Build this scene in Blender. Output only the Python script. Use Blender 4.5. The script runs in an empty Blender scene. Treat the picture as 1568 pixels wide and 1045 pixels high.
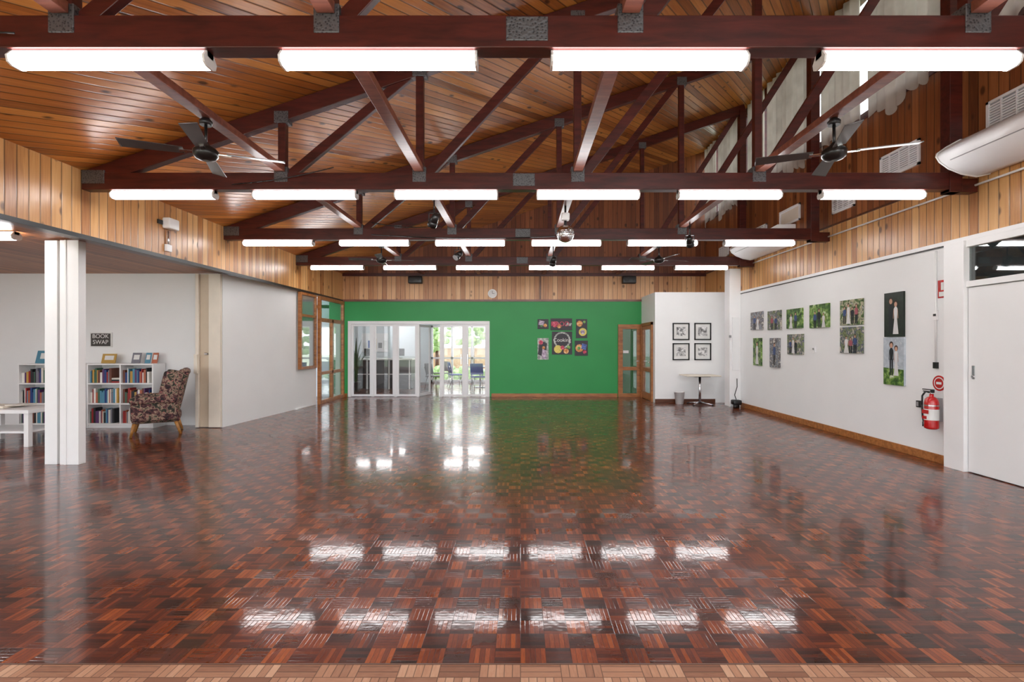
import bpy, bmesh, math, random
from mathutils import Vector, Matrix
random.seed(7)
SC = bpy.context.scene

# ---------------------------------------------------------------- nodes helper
class NT:
    def __init__(s, name):
        s.mat = bpy.data.materials.new(name); s.mat.use_nodes = True
        s.t = s.mat.node_tree; s.t.nodes.clear()
        s.out = s.t.nodes.new('ShaderNodeOutputMaterial')
    def n(s, typ, props=None, ins=None):
        nd = s.t.nodes.new(typ)
        for k, v in (props or {}).items(): setattr(nd, k, v)
        for k, v in (ins or {}).items(): s.set(nd.inputs[k], v)
        return nd
    def set(s, sock, v):
        if isinstance(v, bpy.types.NodeSocket): s.t.links.new(v, sock)
        elif isinstance(v, (tuple, list)):
            if len(sock.default_value) == 4 and len(v) == 3: v = (*v, 1)
            sock.default_value = v
        else: sock.default_value = v
    def m(s, op, a, b=None, c=None):
        nd = s.t.nodes.new('ShaderNodeMath'); nd.operation = op
        s.set(nd.inputs[0], a)
        if b is not None: s.set(nd.inputs[1], b)
        if c is not None: s.set(nd.inputs[2], c)
        return nd.outputs[0]
    def dot(s, a, v):
        nd = s.t.nodes.new('ShaderNodeVectorMath'); nd.operation = 'DOT_PRODUCT'
        s.set(nd.inputs[0], a); nd.inputs[1].default_value = v
        return nd.outputs['Value']
    def comb(s, x, y, z):
        nd = s.t.nodes.new('ShaderNodeCombineXYZ')
        s.set(nd.inputs[0], x); s.set(nd.inputs[1], y); s.set(nd.inputs[2], z)
        return nd.outputs[0]
    def pos(s):
        return s.t.nodes.new('ShaderNodeTexCoord').outputs['Object']
    def noise(s, vec, scale=5, detail=3, rough=.5, dist=0):
        nd = s.n('ShaderNodeTexNoise', ins={'Scale': scale, 'Detail': detail, 'Roughness': rough, 'Distortion': dist})
        s.set(nd.inputs['Vector'], vec); return nd.outputs['Fac']
    def white(s, vec):
        nd = s.n('ShaderNodeTexWhiteNoise', {'noise_dimensions': '3D'}); s.set(nd.inputs['Vector'], vec)
        return nd.outputs['Value']
    def ramp(s, fac, stops, interp='LINEAR'):
        nd = s.t.nodes.new('ShaderNodeValToRGB'); r = nd.color_ramp; r.interpolation = interp
        while len(r.elements) < len(stops): r.elements.new(.5)
        for e, (p, c) in zip(r.elements, stops):
            e.position = p; e.color = (*c, 1)
        s.set(nd.inputs[0], fac); return nd.outputs[0]
    def mix(s, fac, a, b, mode='MIX'):
        nd = s.n('ShaderNodeMix', {'data_type': 'RGBA', 'blend_type': mode})
        s.set(nd.inputs[0], fac); s.set(nd.inputs[6], a); s.set(nd.inputs[7], b)
        return nd.outputs[2]
    def bump(s, h, strength=.2, dist=.01):
        nd = s.n('ShaderNodeBump', ins={'Strength': strength, 'Distance': dist}); s.set(nd.inputs['Height'], h)
        return nd.outputs[0]
    def bsdf(s, col, rough=.5, metal=0, normal=None, **kw):
        b = s.t.nodes.new('ShaderNodeBsdfPrincipled')
        s.set(b.inputs['Base Color'], col); s.set(b.inputs['Roughness'], rough); s.set(b.inputs['Metallic'], metal)
        if normal is not None: s.set(b.inputs['Normal'], normal)
        for k, v in kw.items(): s.set(b.inputs[k.replace('_', ' ')], v)
        s.t.links.new(b.outputs[0], s.out.inputs[0]); return b

def srgb(r, g, b):
    f = lambda c: (c/255/12.92) if c/255 <= .04045 else ((c/255+.055)/1.055)**2.4
    return (f(r), f(g), f(b))

def plain(name, col, rough=.5, metal=0, var=.06, scale=6, bump=0, **kw):
    t = NT(name); p = t.pos(); n = t.noise(p, scale, 3)
    c2 = tuple(max(0, x*(1-var*2)) for x in col)
    c = t.ramp(n, [(.3, c2), (.7, col)])
    nm = t.bump(t.noise(p, scale*12, 2), bump, .004) if bump else None
    t.bsdf(c, rough, metal, nm, **kw); return t.mat

def emis(name, col, st):
    t = NT(name); e = t.n('ShaderNodeEmission', ins={'Color': col, 'Strength': st})
    t.t.links.new(e.outputs[0], t.out.inputs[0]); return t.mat

def boards(name, across, along, width, cd, cm, cl, rough=.4, groove=.05, knots=.5, gdark=.25):
    t = NT(name); p = t.pos()
    u = t.dot(p, across); v = t.dot(p, along)
    tt = t.m('DIVIDE', u, width); idx = t.m('FLOOR', tt); fr = t.m('FRACT', tt)
    edge = t.m('MINIMUM', fr, t.m('SUBTRACT', 1.0, fr))
    g = t.m('SUBTRACT', 1.0, t.m('MINIMUM', t.m('DIVIDE', edge, groove), 1.0))
    rnd = t.white(t.comb(idx, 3.3, 1.7))
    gv = t.comb(t.m('MULTIPLY', tt, 3.0), t.m('ADD', t.m('MULTIPLY', v, 1.1), t.m('MULTIPLY', rnd, 37)), t.m('MULTIPLY', idx, 5.1))
    gr = t.noise(gv, 1.6, 5, .6, .6)
    kv = t.comb(t.m('ADD', t.m('MULTIPLY', tt, .55), t.m('MULTIPLY', rnd, 9)), t.m('MULTIPLY', v, 2.6), t.m('MULTIPLY', idx, 3.0))
    vo = t.n('ShaderNodeTexVoronoi', {'feature': 'F1'}, {'Scale': 1.0}); t.set(vo.inputs['Vector'], kv)
    kd = vo.outputs['Distance']
    kn = t.m('SUBTRACT', 1.0, t.m('MINIMUM', t.m('DIVIDE', kd, .17), 1.0))
    f = t.m('ADD', t.m('MULTIPLY', rnd, .45), t.m('MULTIPLY', gr, .6))
    c = t.ramp(f, [(.2, cd), (.5, cm), (.85, cl)])
    c = t.mix(t.m('MULTIPLY', t.m('MINIMUM', t.m('MULTIPLY', kn, 2.2), 1.0), knots), c, tuple(x*.22 for x in cd))
    c = t.mix(t.m('MULTIPLY', g, 1-gdark), c, (.012, .006, .003))
    h = t.m('SUBTRACT', t.m('MULTIPLY', gr, .15), g)
    t.bsdf(c, rough, 0, t.bump(h, .35, .006)); return t.mat

def beamwood(name, cd, cl, rough=.35):
    t = NT(name); p = t.pos()
    mp = t.n('ShaderNodeMapping', ins={'Scale': (2, 14, 14)}); t.set(mp.inputs[0], p)
    g = t.noise(mp.outputs[0], 1.3, 5, .6, .4)
    t.bsdf(t.ramp(g, [(.3, cd), (.7, cl)]), rough, 0, t.bump(g, .1, .003)); return t.mat

def parquet(name, size, nst, stops, rough, coat=1.0, crough=.1, spec=.25, wr=(.18,.28,.26), bs_=.16, cior=1.42):
    t = NT(name); p = t.pos()
    sep = t.n('ShaderNodeSeparateXYZ'); t.set(sep.inputs[0], p)
    x = t.m('DIVIDE', sep.outputs[0], size); y = t.m('DIVIDE', sep.outputs[1], size)
    cx = t.m('FLOOR', x); cy = t.m('FLOOR', y); fx = t.m('FRACT', x); fy = t.m('FRACT', y)
    par = t.m('FLOORED_MODULO', t.m('ADD', cx, cy), 2.0)
    inv = t.m('SUBTRACT', 1.0, par)
    a = t.m('ADD', t.m('MULTIPLY', par, fx), t.m('MULTIPLY', inv, fy))
    b = t.m('ADD', t.m('MULTIPLY', par, fy), t.m('MULTIPLY', inv, fx))
    sa = t.m('MULTIPLY', a, float(nst)); si = t.m('FLOOR', sa); sf = t.m('FRACT', sa)
    e1 = t.m('DIVIDE', t.m('MINIMUM', sf, t.m('SUBTRACT', 1.0, sf)), float(nst))
    e2 = t.m('MINIMUM', b, t.m('SUBTRACT', 1.0, b))
    e = t.m('MINIMUM', e1, e2)
    line = t.m('SUBTRACT', 1.0, t.m('MINIMUM', t.m('DIVIDE', e, .018), 1.0))
    rc = t.white(t.comb(cx, cy, .5)); rs = t.white(t.comb(cx, cy, t.m('ADD', si, 7.0)))
    gv = t.comb(t.m('MULTIPLY', a, 9.0), t.m('MULTIPLY', b, 1.5), t.m('MULTIPLY', rs, 40))
    gr = t.noise(gv, 2.0, 3, .6)
    big = t.noise(p, .9, 2)
    f = t.m('ADD', t.m('ADD', t.m('MULTIPLY', rc, wr[0]), t.m('MULTIPLY', rs, wr[1])), t.m('MULTIPLY', gr, wr[2]))
    f = t.m('ADD', f, t.m('MULTIPLY', t.m('SUBTRACT', par, .5), .20))
    f = t.m('ADD', f, t.m('MULTIPLY', t.m('SUBTRACT', big, .5), .22))
    c = t.ramp(f, stops)
    c = t.mix(t.m('MULTIPLY', line, .8), c, (.010, .004, .002))
    tilt = t.m('MULTIPLY', t.m('SUBTRACT', rc, .5), t.m('SUBTRACT', a, .5))
    h = t.m('ADD', t.m('MULTIPLY', line, -.2), t.m('ADD', t.m('MULTIPLY', tilt, .7), t.m('MULTIPLY', t.noise(p, 16, 2), .6)))
    nm = t.bump(h, bs_, .004)
    rr = t.m('ADD', rough, t.m('MULTIPLY', t.noise(p, 3, 4), .08))
    bs = t.bsdf(c, rr, 0, nm, Coat_Weight=coat, Coat_Roughness=crough, Specular_IOR_Level=spec, Coat_IOR=cior)
    t.set(bs.inputs['Coat Normal'], nm)
    return t.mat

def glassmat(name, tint=(1, 1, 1), refl=1.0, rough=.02):
    t = NT(name)
    lw = t.n('ShaderNodeLayerWeight', ins={'Blend': .5})
    f = t.m('ADD', .04, t.m('MULTIPLY', t.m('POWER', lw.outputs['Facing'], 4.0), .8))
    tr = t.n('ShaderNodeBsdfTransparent', ins={'Color': tint})
    gl = t.n('ShaderNodeBsdfGlossy', ins={'Color': (1, 1, 1), 'Roughness': rough})
    mx = t.n('ShaderNodeMixShader')
    t.set(mx.inputs[0], t.m('MINIMUM', t.m('MULTIPLY', f, refl), 1.0))
    t.t.links.new(tr.outputs[0], mx.inputs[1]); t.t.links.new(gl.outputs[0], mx.inputs[2])
    t.t.links.new(mx.outputs[0], t.out.inputs[0]); return t.mat

def art(name, stops, scale=3, off=0, rough=.4):
    t = NT(name); p = t.pos()
    mp = t.n('ShaderNodeMapping', ins={'Location': (off, off*1.7, off*.3), 'Scale': (1, 1, 1)}); t.set(mp.inputs[0], p)
    n = t.noise(mp.outputs[0], scale, 4, .6, .5)
    t.bsdf(t.ramp(n, stops), rough); return t.mat

# ---------------------------------------------------------------- mesh builder
class B:
    def __init__(s): s.bm = bmesh.new(); s.mats = []
    def mi(s, m):
        if m not in s.mats: s.mats.append(m)
        return s.mats.index(m)
    def face(s, pts, m, smooth=False):
        vs = [s.bm.verts.new(p) for p in pts]; f = s.bm.faces.new(vs); f.material_index = s.mi(m); f.smooth = smooth
    def hexa(s, P, m, M=None):
        if M: P = [M @ Vector(p) for p in P]
        v = [s.bm.verts.new(p) for p in P]; k = s.mi(m)
        for q in ((0,3,2,1),(4,5,6,7),(0,1,5,4),(1,2,6,5),(2,3,7,6),(3,0,4,7)):
            f = s.bm.faces.new([v[i] for i in q]); f.material_index = k
    def box(s, lo, hi, m, M=None):
        x0,y0,z0 = [min(a,b) for a,b in zip(lo,hi)]; x1,y1,z1 = [max(a,b) for a,b in zip(lo,hi)]
        s.hexa([(x0,y0,z0),(x1,y0,z0),(x1,y1,z0),(x0,y1,z0),(x0,y0,z1),(x1,y0,z1),(x1,y1,z1),(x0,y1,z1)], m, M)
    def beam(s, p0, p1, h, y0, y1, m):      # member in the XZ plane
        a = Vector((p0[0], 0, p0[1])); b = Vector((p1[0], 0, p1[1])); d = (b-a).normalized()
        n = Vector((-d.z, 0, d.x))*h/2; Y0 = Vector((0, y0, 0)); Y1 = Vector((0, y1, 0))
        s.hexa([a-n+Y0, b-n+Y0, b-n+Y1, a-n+Y1, a+n+Y0, b+n+Y0, b+n+Y1, a+n+Y1], m)
    def rbox(s, c, size, r, m, n=6, M=None):
        c = Vector(c); hx, hy, hz = [x/2 for x in size]; r = min(r, hx, hy, hz)
        cache = {}; k = s.mi(m)
        inner = Vector((hx-r, hy-r, hz-r))
        def vert(p):
            key = tuple(round(x, 5) for x in p)
            if key in cache: return cache[key]
            q = Vector([max(-inner[i], min(inner[i], p[i])) for i in range(3)])
            d = Vector(p)-q
            w = q + (d.normalized()*r if d.length > 1e-9 else d)
            w = w + c
            if M: w = M @ w
            cache[key] = s.bm.verts.new(w); return cache[key]
        def coords(h):
            L = [-h, -h+r*.35, -h+r, 0, h-r, h-r*.35, h]
            return sorted(set(round(x, 6) for x in L))
        X, Y, Z = coords(hx), coords(hy), coords(hz)
        def grid(A, Bc, fn, flip):
            for i in range(len(A)-1):
                for j in range(len(Bc)-1):
                    q = [fn(A[i],Bc[j]), fn(A[i+1],Bc[j]), fn(A[i+1],Bc[j+1]), fn(A[i],Bc[j+1])]
                    if flip: q.reverse()
                    vs = [vert(p) for p in q]
                    if len(set(vs)) < 4:
                        u = []
                        for v in vs:
                            if v not in u: u.append(v)
                        vs = u
                    if len(vs) < 3: continue
                    try:
                        f = s.bm.faces.new(vs); f.smooth = True; f.material_index = k
                    except ValueError: pass
        for sgn in (1, -1):
            grid(X, Y, lambda a, b: (a, b, sgn*hz), sgn < 0)
            grid(Y, Z, lambda a, b: (sgn*hx, a, b), sgn < 0)
            grid(X, Z, lambda a, b: (a, sgn*hy, b), sgn > 0)
    def cyl(s, p0, p1, r0, m, r1=None, seg=16, caps=True, smooth=True):
        r1 = r0 if r1 is None else r1
        a = Vector(p0); b = Vector(p1); d = (b-a).normalized()
        u = d.orthogonal().normalized(); w = d.cross(u); k = s.mi(m)
        A = []; Bv = []
        for i in range(seg):
            t = 2*math.pi*i/seg; o = u*math.cos(t)+w*math.sin(t)
            A.append(s.bm.verts.new(a+o*r0)); Bv.append(s.bm.verts.new(b+o*r1))
        for i in range(seg):
            j = (i+1) % seg
            f = s.bm.faces.new([A[i], A[j], Bv[j], Bv[i]]); f.smooth = smooth; f.material_index = k
        if caps:
            f = s.bm.faces.new(A[::-1]); f.material_index = k
            f = s.bm.faces.new(Bv); f.material_index = k
    def lathe(s, prof, c, m, seg=24):
        c = Vector(c); rings = []; k = s.mi(m)
        for r, z in prof:
            rings.append([s.bm.verts.new(c+Vector((max(r,.0005)*math.cos(2*math.pi*i/seg), max(r,.0005)*math.sin(2*math.pi*i/seg), z))) for i in range(seg)])
        for a, b in zip(rings, rings[1:]):
            for i in range(seg):
                j = (i+1) % seg
                f = s.bm.faces.new([a[i], a[j], b[j], b[i]]); f.smooth = True; f.material_index = k
        f = s.bm.faces.new(rings[0][::-1]); f.material_index = k
        f = s.bm.faces.new(rings[-1]); f.material_index = k
    def tube(s, pts, r, m, seg=8):
        for a, b in zip(pts, pts[1:]): s.cyl(a, b, r, m, seg=seg)
    def extr(s, prof, off, m, smooth=False):   # prof: list of 3d points, off: vector
        off = Vector(off); k = s.mi(m)
        a = [s.bm.verts.new(p) for p in prof]; b = [s.bm.verts.new(Vector(p)+off) for p in prof]
        n = len(a)
        for i in range(n):
            j = (i+1) % n; f = s.bm.faces.new([a[i], a[j], b[j], b[i]]); f.material_index = k; f.smooth = smooth
        f = s.bm.faces.new(a[::-1]); f.material_index = k
        f = s.bm.faces.new(b); f.material_index = k
    def make(s, name, loc=(0,0,0), rot=(0,0,0), bevel=0, parent=None):
        bmesh.ops.recalc_face_normals(s.bm, faces=s.bm.faces)
        me = bpy.data.meshes.new(name); s.bm.to_mesh(me); s.bm.free()
        for m in s.mats: me.materials.append(m)
        o = bpy.data.objects.new(name, me); SC.collection.objects.link(o)
        o.location = loc; o.rotation_euler = rot
        if bevel:
            md = o.modifiers.new('bevel', 'BEVEL'); md.width = bevel; md.segments = 2; md.limit_method = 'ANGLE'; md.angle_limit = math.radians(50)
        if parent: o.parent = parent
        return o

def text(body, size, loc, rot, mat, parent, name='lettering'):
    c = bpy.data.curves.new(name, 'FONT'); c.body = body; c.size = size; c.align_x = 'CENTER'; c.align_y = 'CENTER'; c.extrude = .001
    c.materials.append(mat)
    o = bpy.data.objects.new(name, c); SC.collection.objects.link(o); o.location = loc; o.rotation_euler = rot; o.parent = parent
    return o

# ---------------------------------------------------------------- materials
SL = .339                                # roof slope
def roofz(x): return 3.6 + SL*(x+5.2)
sx = Vector((1, 0, SL)).normalized(); sy = Vector((0, 1, 0))
ang = math.radians(36)
along = (sx*math.sin(ang)+sy*math.cos(ang)); across = (sx*math.cos(ang)-sy*math.sin(ang))
M_ceil = boards('pine_ceiling', across, along, .115, srgb(112,60,22), srgb(172,102,44), srgb(206,140,70), .28, .10, .9, .12)
M_pineX = boards('pine_wall_side', (0,1,0), (0,0,1), .125, srgb(158,98,52), srgb(206,150,90), srgb(230,184,126), .33, .09, .75)
M_pineY = boards('pine_wall_back', (1,0,0), (0,0,1), .135, srgb(160,102,64), srgb(204,152,104), srgb(228,184,138), .4, .08, .75)
M_pineX_shade = boards('pine_wall_side_shaded', (0,1,0), (0,0,1), .125, srgb(92,46,24), srgb(140,80,44), srgb(172,110,66), .33, .09, .75)  # same side boards, colour darkened for light falloff above the battens
M_pineY_shade = boards('pine_wall_back_shaded', (1,0,0), (0,0,1), .135, srgb(86,42,24), srgb(126,70,40), srgb(156,96,58), .4, .08, .75)  # upper back boards: lamp falloff painted into the board colour
M_ceil2 = boards('pine_ceiling_annex', (1,0,0), (0,1,0), .135, srgb(120,66,34), srgb(165,98,54), srgb(190,120,70), .4, .06, .6)
M_floor = parquet('parquet_floor', .125, 5, [(.10, srgb(40,13,5)), (.32, srgb(80,30,11)), (.52, srgb(120,52,19)), (.82, srgb(178,94,40))], .24, .68, .075, .12, cior=1.43)
M_floor2 = parquet('parquet_light', .19, 5, [(.15, srgb(126,84,62)), (.45, srgb(168,122,94)), (.8, srgb(206,168,138))], .45, .1, .2, .2)
M_beam = beamwood('mahogany_stain', srgb(56,19,15), srgb(94,35,27))
M_tie = beamwood('tie_timber', srgb(94,48,36), srgb(136,80,62))
M_timber = beamwood('timber_trim', srgb(130,76,36), srgb(186,122,68))
M_dtimber = beamwood('dark_trim', srgb(70,36,22), srgb(104,60,36))
M_white = plain('wall_paint', (.87,.88,.88), .55, var=.012, scale=2)
M_wht2 = plain('white_trim', (.89,.89,.89), .35, var=.01)
M_cream = plain('cream_paint', srgb(232,222,206), .5, var=.03)
M_tan = plain('tan_paint', srgb(206,188,164), .5, var=.03)
M_thr = plain('threshold_bronze', srgb(96,64,48), .35, .3)
M_green = plain('green_paint', srgb(42,150,76), .5, var=.03, scale=1.5)
M_black = plain('black_plastic', (.012,.012,.013), .35)
M_dark = plain('dark_metal', (.03,.028,.028), .3, .6)
M_chrome = plain('chrome', (.7,.7,.72), .2, 1.0)
M_alu = plain('white_aluminium', (.86,.86,.87), .3, var=.01)
M_grey = plain('grey_plastic', (.35,.35,.36), .45)
t = NT('curtain_fabric'); p = t.pos(); nn = t.noise(p, 3, 3); cc = t.ramp(nn, [(.3,srgb(180,172,162)),(.7,srgb(206,198,188))])
df = t.n('ShaderNodeBsdfDiffuse', ins={'Color': cc}); tl = t.n('ShaderNodeBsdfTranslucent', ins={'Color': cc}); mx = t.n('ShaderNodeMixShader', ins={0: .22})
t.t.links.new(df.outputs[0], mx.inputs[1]); t.t.links.new(tl.outputs[0], mx.inputs[2]); t.t.links.new(mx.outputs[0], t.out.inputs[0]); M_curt = t.mat
M_glass = glassmat('window_glass')
M_glassd = glassmat('dark_glass', (.75,.8,.8), 2.0)
M_red = plain('red_enamel', srgb(190,20,22), .25, Coat_Weight=.6)
M_label = plain('label_white', (.8,.8,.78), .5)
M_tube = emis('fluorescent_diffuser', (1.0,.985,.99), 20)
t = NT('galvanised_plate'); p = t.pos()
vn = t.n('ShaderNodeTexVoronoi', ins={'Scale': 60}); t.set(vn.inputs[0], p)
t.bsdf(t.ramp(vn.outputs['Distance'], [(.1, (.04,.04,.045)), (.5, (.16,.16,.17))]), .45, .7, t.bump(vn.outputs['Distance'], .4, .004)); M_plate = t.mat

# ---------------------------------------------------------------- shell
XL, XR, YB, YF = -5.2, 5.42, 14.53, -5.0
YS = 2.38
b = B(); b.box((-11, YS, -.1), (XR+.1, 20.2, 0), M_floor); b.box((-11, YF, -.1), (XR+.1, YS-.01, 0), M_floor2)
b.box((-11, YS-.01, -.1), (XR+.1, YS, .0015), M_thr); b.make('floor')

b = B()
x0, x1 = XL-.25, XR+.35
b.hexa([(x0,YF,roofz(x0)),(x1,YF,roofz(x1)),(x1,YB+.15,roofz(x1)),(x0,YB+.15,roofz(x0)),
        (x0,YF,roofz(x0)+.12),(x1,YF,roofz(x1)+.12),(x1,YB+.15,roofz(x1)+.12),(x0,YB+.15,roofz(x0)+.12)], M_ceil)
b.make('ceiling')

# left wall : header above folding track
b = B(); b.box((XL-.12, YF, 2.84), (XL, YB, roofz(XL)), M_pineX)
b.box((XL-.45, YF, 2.86), (XL-.12, YB, 2.98), M_tie)
b.make('wall_left')
b = B(); b.box((XL-.02, YF, 2.79), (XL+.012, YB, 2.84), M_black); b.box((XL-.30, YF, 2.84), (XL-.02, 9.1, 2.862), M_dtimber)
b.make('trim_1')
# folding partition (white) slightly raked
b = B()
b.hexa([(-5.5,9.17,0),(-5.22,12.68,0),(-5.30,12.68,0),(-5.58,9.17,0),(-5.5,9.17,2.84),(-5.22,12.68,2.84),(-5.30,12.68,2.84),(-5.58,9.17,2.84)], M_white)
b.make('wall_partition')
# folding door leaves stacked at the end
b = B()
b.box((-5.72,9.10,0.01),(-5.505,9.16,2.83), M_cream); b.box((-5.90,9.14,0.01),(-5.725,9.20,2.83), M_tan)
b.box((-5.96,9.05,1.0),(-5.90,9.12,1.35), M_cream); b.box((-5.965,9.1,.01),(-5.905,9.2,2.83), M_cream)
b.cyl((-5.80,9.11,1.36),(-5.74,9.11,1.36),.02,M_chrome,seg=8)
b.make('door_folding', bevel=.004)

# windowed section of left wall near the back
b = B()
b.box((-5.30,11.66,0),(-5.24,12.66,.02), M_white)
def tframe(b, X, y0, y1, z0, z1, w, m, d=.08):
    b.box((X-d,y0,z0),(X,y0+w,z1),m); b.box((X-d,y1-w,z0),(X,y1,z1),m)
    b.box((X-d,y0+w,z0),(X,y1-w,z0+w),m); b.box((X-d,y0+w,z1-w),(X,y1-w,z1),m)
b.make('trim_2')
b = B(); X = -5.17
tframe(b, X, 11.70, 12.62, .94, 2.78, .06, M_timber); b.box((X-.05,11.76,2.2),(X,12.56,2.26),M_timber)
b.box((X-.05,11.76,1.0),(X-.04,12.56,2.72),M_glassd); b.make('window_1', bevel=.004)
b = B(); X = -5.12
tframe(b, X, 12.7, 14.45, .0, 2.78, .09, M_timber); b.box((X-.07,13.5,.09),(X,13.6,2.2),M_timber)
b.box((X-.07,12.79,2.12),(X,14.36,2.22),M_timber); b.box((X-.07,12.79,.75),(X,14.36,.83),M_timber)
b.box((X-.05,12.79,.09),(X-.04,14.36,2.69),M_glassd); b.make('door_1', bevel=.004)

# back wall
b = B(); GX0, GX1, GZ = -5.05, -.90, 2.22
y0, y1 = YB, YB+.12
b.box((XL-.4,y0,0),(GX0,y1,2.81),M_green); b.box((GX0,y0,GZ),(GX1,y1,2.81),M_green); b.box((GX1,y0,0),(3.62,y1,2.81),M_green)
b.box((3.62,y0,0),(XR,y1,2.81),M_white)
b.box((XL-.2,y0,2.81),(XR,y1,3.6-.07),M_pineY)
b.hexa([(XL-.2,y0,3.53),(XR,y0,3.53),(XR,y1,3.53),(XL-.2,y1,3.53),(XL-.2,y0,roofz(XL-.2)),(XR,y0,roofz(XR)),(XR,y1,roofz(XR)),(XL-.2,y1,roofz(XL-.2))], M_pineY_shade)
b.make('wall_back')
b = B(); b.box((XL,YB-.03,2.79),(3.54,YB-.001,2.85),M_tie); b.box((XL,YB-.05,3.53),(XR,YB-.001,3.62),M_beam)
b.box((-.79,YB-.006,0.1),(-.76,YB-.001,2.79),M_green); b.box((.56,YB-.02,2.85),(.60,YB-.001,3.53),M_dtimber); b.make('trim_3')
b = B(); b.box((GX1+.05,YB-.025,0),(2.83,YB-.001,.10),M_timber); b.box((XL,YB-.025,0),(GX0-.02,YB-.001,.10),M_timber); b.make('baseboard_back', bevel=.004)

# projecting store (white box) at the right of back wall
b = B(); BX, BY = 3.54, 13.06
b.box((BX,BY,0),(XR,BY+.08,2.87),M_white); b.box((BX,BY+.08,0),(BX+.08,YB,2.87),M_white); b.box((BX,BY,2.87),(XR,YB,2.91),M_white)
b.make('wall_store')
b = B(); b.box((BX,BY-.02,0),(XR-.3,BY-.001,.10),M_dtimber); b.make('baseboard_store', bevel=.003)

# right wall
b = B()
b.box((XR,YF,0),(XR+.12,YB+.12,2.82),M_white); b.box((XR,YF,2.82),(XR+.12,YB+.12,3.60),M_pineX); b.box((XR,YF,3.60),(XR+.12,YB+.12,5.12),M_pineX_shade)
b.box((XR,YF,roofz(XR)-.12),(XR+.12,YB+.12,roofz(XR)),M_beam)
b.make('wall_right')
b = B(); b.box((XR-.02,6.25,0),(XR-.001,12.19,.11),M_timber); b.make('baseboard_right', bevel=.004)
b = B(); b.box((XR-.03,YF,2.79),(XR-.001,YB,2.84),M_wht2); b.box((XR-.015,YF,2.775),(XR-.001,YB,2.79),M_black)
b.cyl((XR-.03,YF,3.42),(XR-.03,12,3.42),.014,M_wht2,seg=8); b.box((XR-.02,YF,3.585),(XR-.001,YB,3.615),M_dtimber); b.make('trim_4')
# white column far right corner
b = B(); b.box((5.14,12.2,0),(XR-.002,12.5,3.40),M_wht2); b.box((5.2,12.17,.9),(5.36,12.2,2.2),M_white)
b.box((5.12,12.16,1.7),(5.17,12.2,1.76),M_grey); b.make('trim_column', bevel=.006)

# clerestory window
b = B(); zs, zt = 5.12, roofz(XR)-.12
b.box((XR-.02,YF,zs-.04),(XR+.12,YB,zs+.06),M_beam); b.box((XR,YF,zt-.06),(XR+.1,YB,zt),M_beam)
y = YF
while y < YB:
    b.box((XR,y,zs),(XR+.1,y+.07,zt),M_beam); y += .943
b.box((XR+.05,YF,zs),(XR+.058,YB,zt),M_glass); b.make('window_clerestory')
# curtains
def curtain(ya, yb, name):
    b = B(); n = max(8, int((yb-ya)/.02)); cols = []; zt2 = roofz(5.3)-.05; k = b.mi(M_curt)
    for i in range(n+1):
        yy = ya+(yb-ya)*i/n
        xx = 5.31+.035*math.sin(yy*2*math.pi/.19)+.012*math.sin(yy*17+1)
        zb = 4.98+.07*math.sin(yy*5.1)+.05*math.sin(yy*11.3)-.04*math.sin(yy*31)
        cols.append([b.bm.verts.new((xx+ (.01 if j==0 else 0), yy, zb+(zt2-zb)*j/4)) for j in range(5)])
    for c0, c1 in zip(cols, cols[1:]):
        for j in range(4):
            f = b.bm.faces.new([c0[j],c1[j],c1[j+1],c0[j+1]]); f.smooth = True; f.material_index = k
    return b.make(name)
gaps = [-4.9,-.8,2.05,4.95,7.64,8.9,10.7,11.75,13.4,14.4]
for a, c in zip(gaps, gaps[1:]): curtain(a+.10, c-.10, 'curtain')

# ---------------------------------------------------------------- trusses
TY = [3.13+2.81*i for i in range(-2, 4)]
NX = [-2.84,-1.2,.68,2.83]
def truss(Y):
    b = B(); t = .06; y0, y1 = Y-t, Y+t
    b.box((XL+.0,y0,3.37),(5.2,y1,3.57),M_beam)
    zc = lambda x: roofz(x)-.115
    xa, xb_ = XL+.02, 5.22
    b.beam((xa,zc(xa)+.0),(xb_,zc(xb_)),.2,y0+.01,y1-.01,M_beam)
    tops = NX+[5.10]
    for x in NX: b.box((x-.045,y0+.02,3.55),(x+.045,y1-.02,zc(x)),M_beam)
    for a, c in zip(NX, tops[1:]): b.beam((a+.05,3.52),(c-.05,zc(c)-.03),.11,y0+.03,y1-.03,M_beam)
    b.box((5.08,y0-.01,3.34),(5.23,y1+.01,zc(5.1)),M_beam); b.box((5.08,y0,3.34),(XR-.001,y1,3.5),M_beam)
    for x in NX: 
        b.box((x-.08,y0-.006,3.46),(x+.08,y1+.006,3.64),M_plate)
        b.box((x-.085,y0+.002,zc(x)-.12),(x+.085,y1-.002,zc(x)+.02),M_plate)
    b.box((-.09,y0-.006,3.41),(.17,y1+.006,3.56),M_plate)
    b.box((XL+.0,y0-.006,3.44),(XL+.27,y1+.006,3.60),M_plate)
    return b.make('roof_truss', bevel=.005)
for Y in TY: truss(Y)
# longitudinal ties
b = B()
for x in NX:
    for a, c in zip(TY, TY[1:]+[YB]):
        b.box((x-.055,a+.07,3.575),(x+.055,c-.07 if c!=YB else YB-.001,3.645),M_tie)
b.make('ceiling_tie_beams', bevel=.004)

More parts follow.
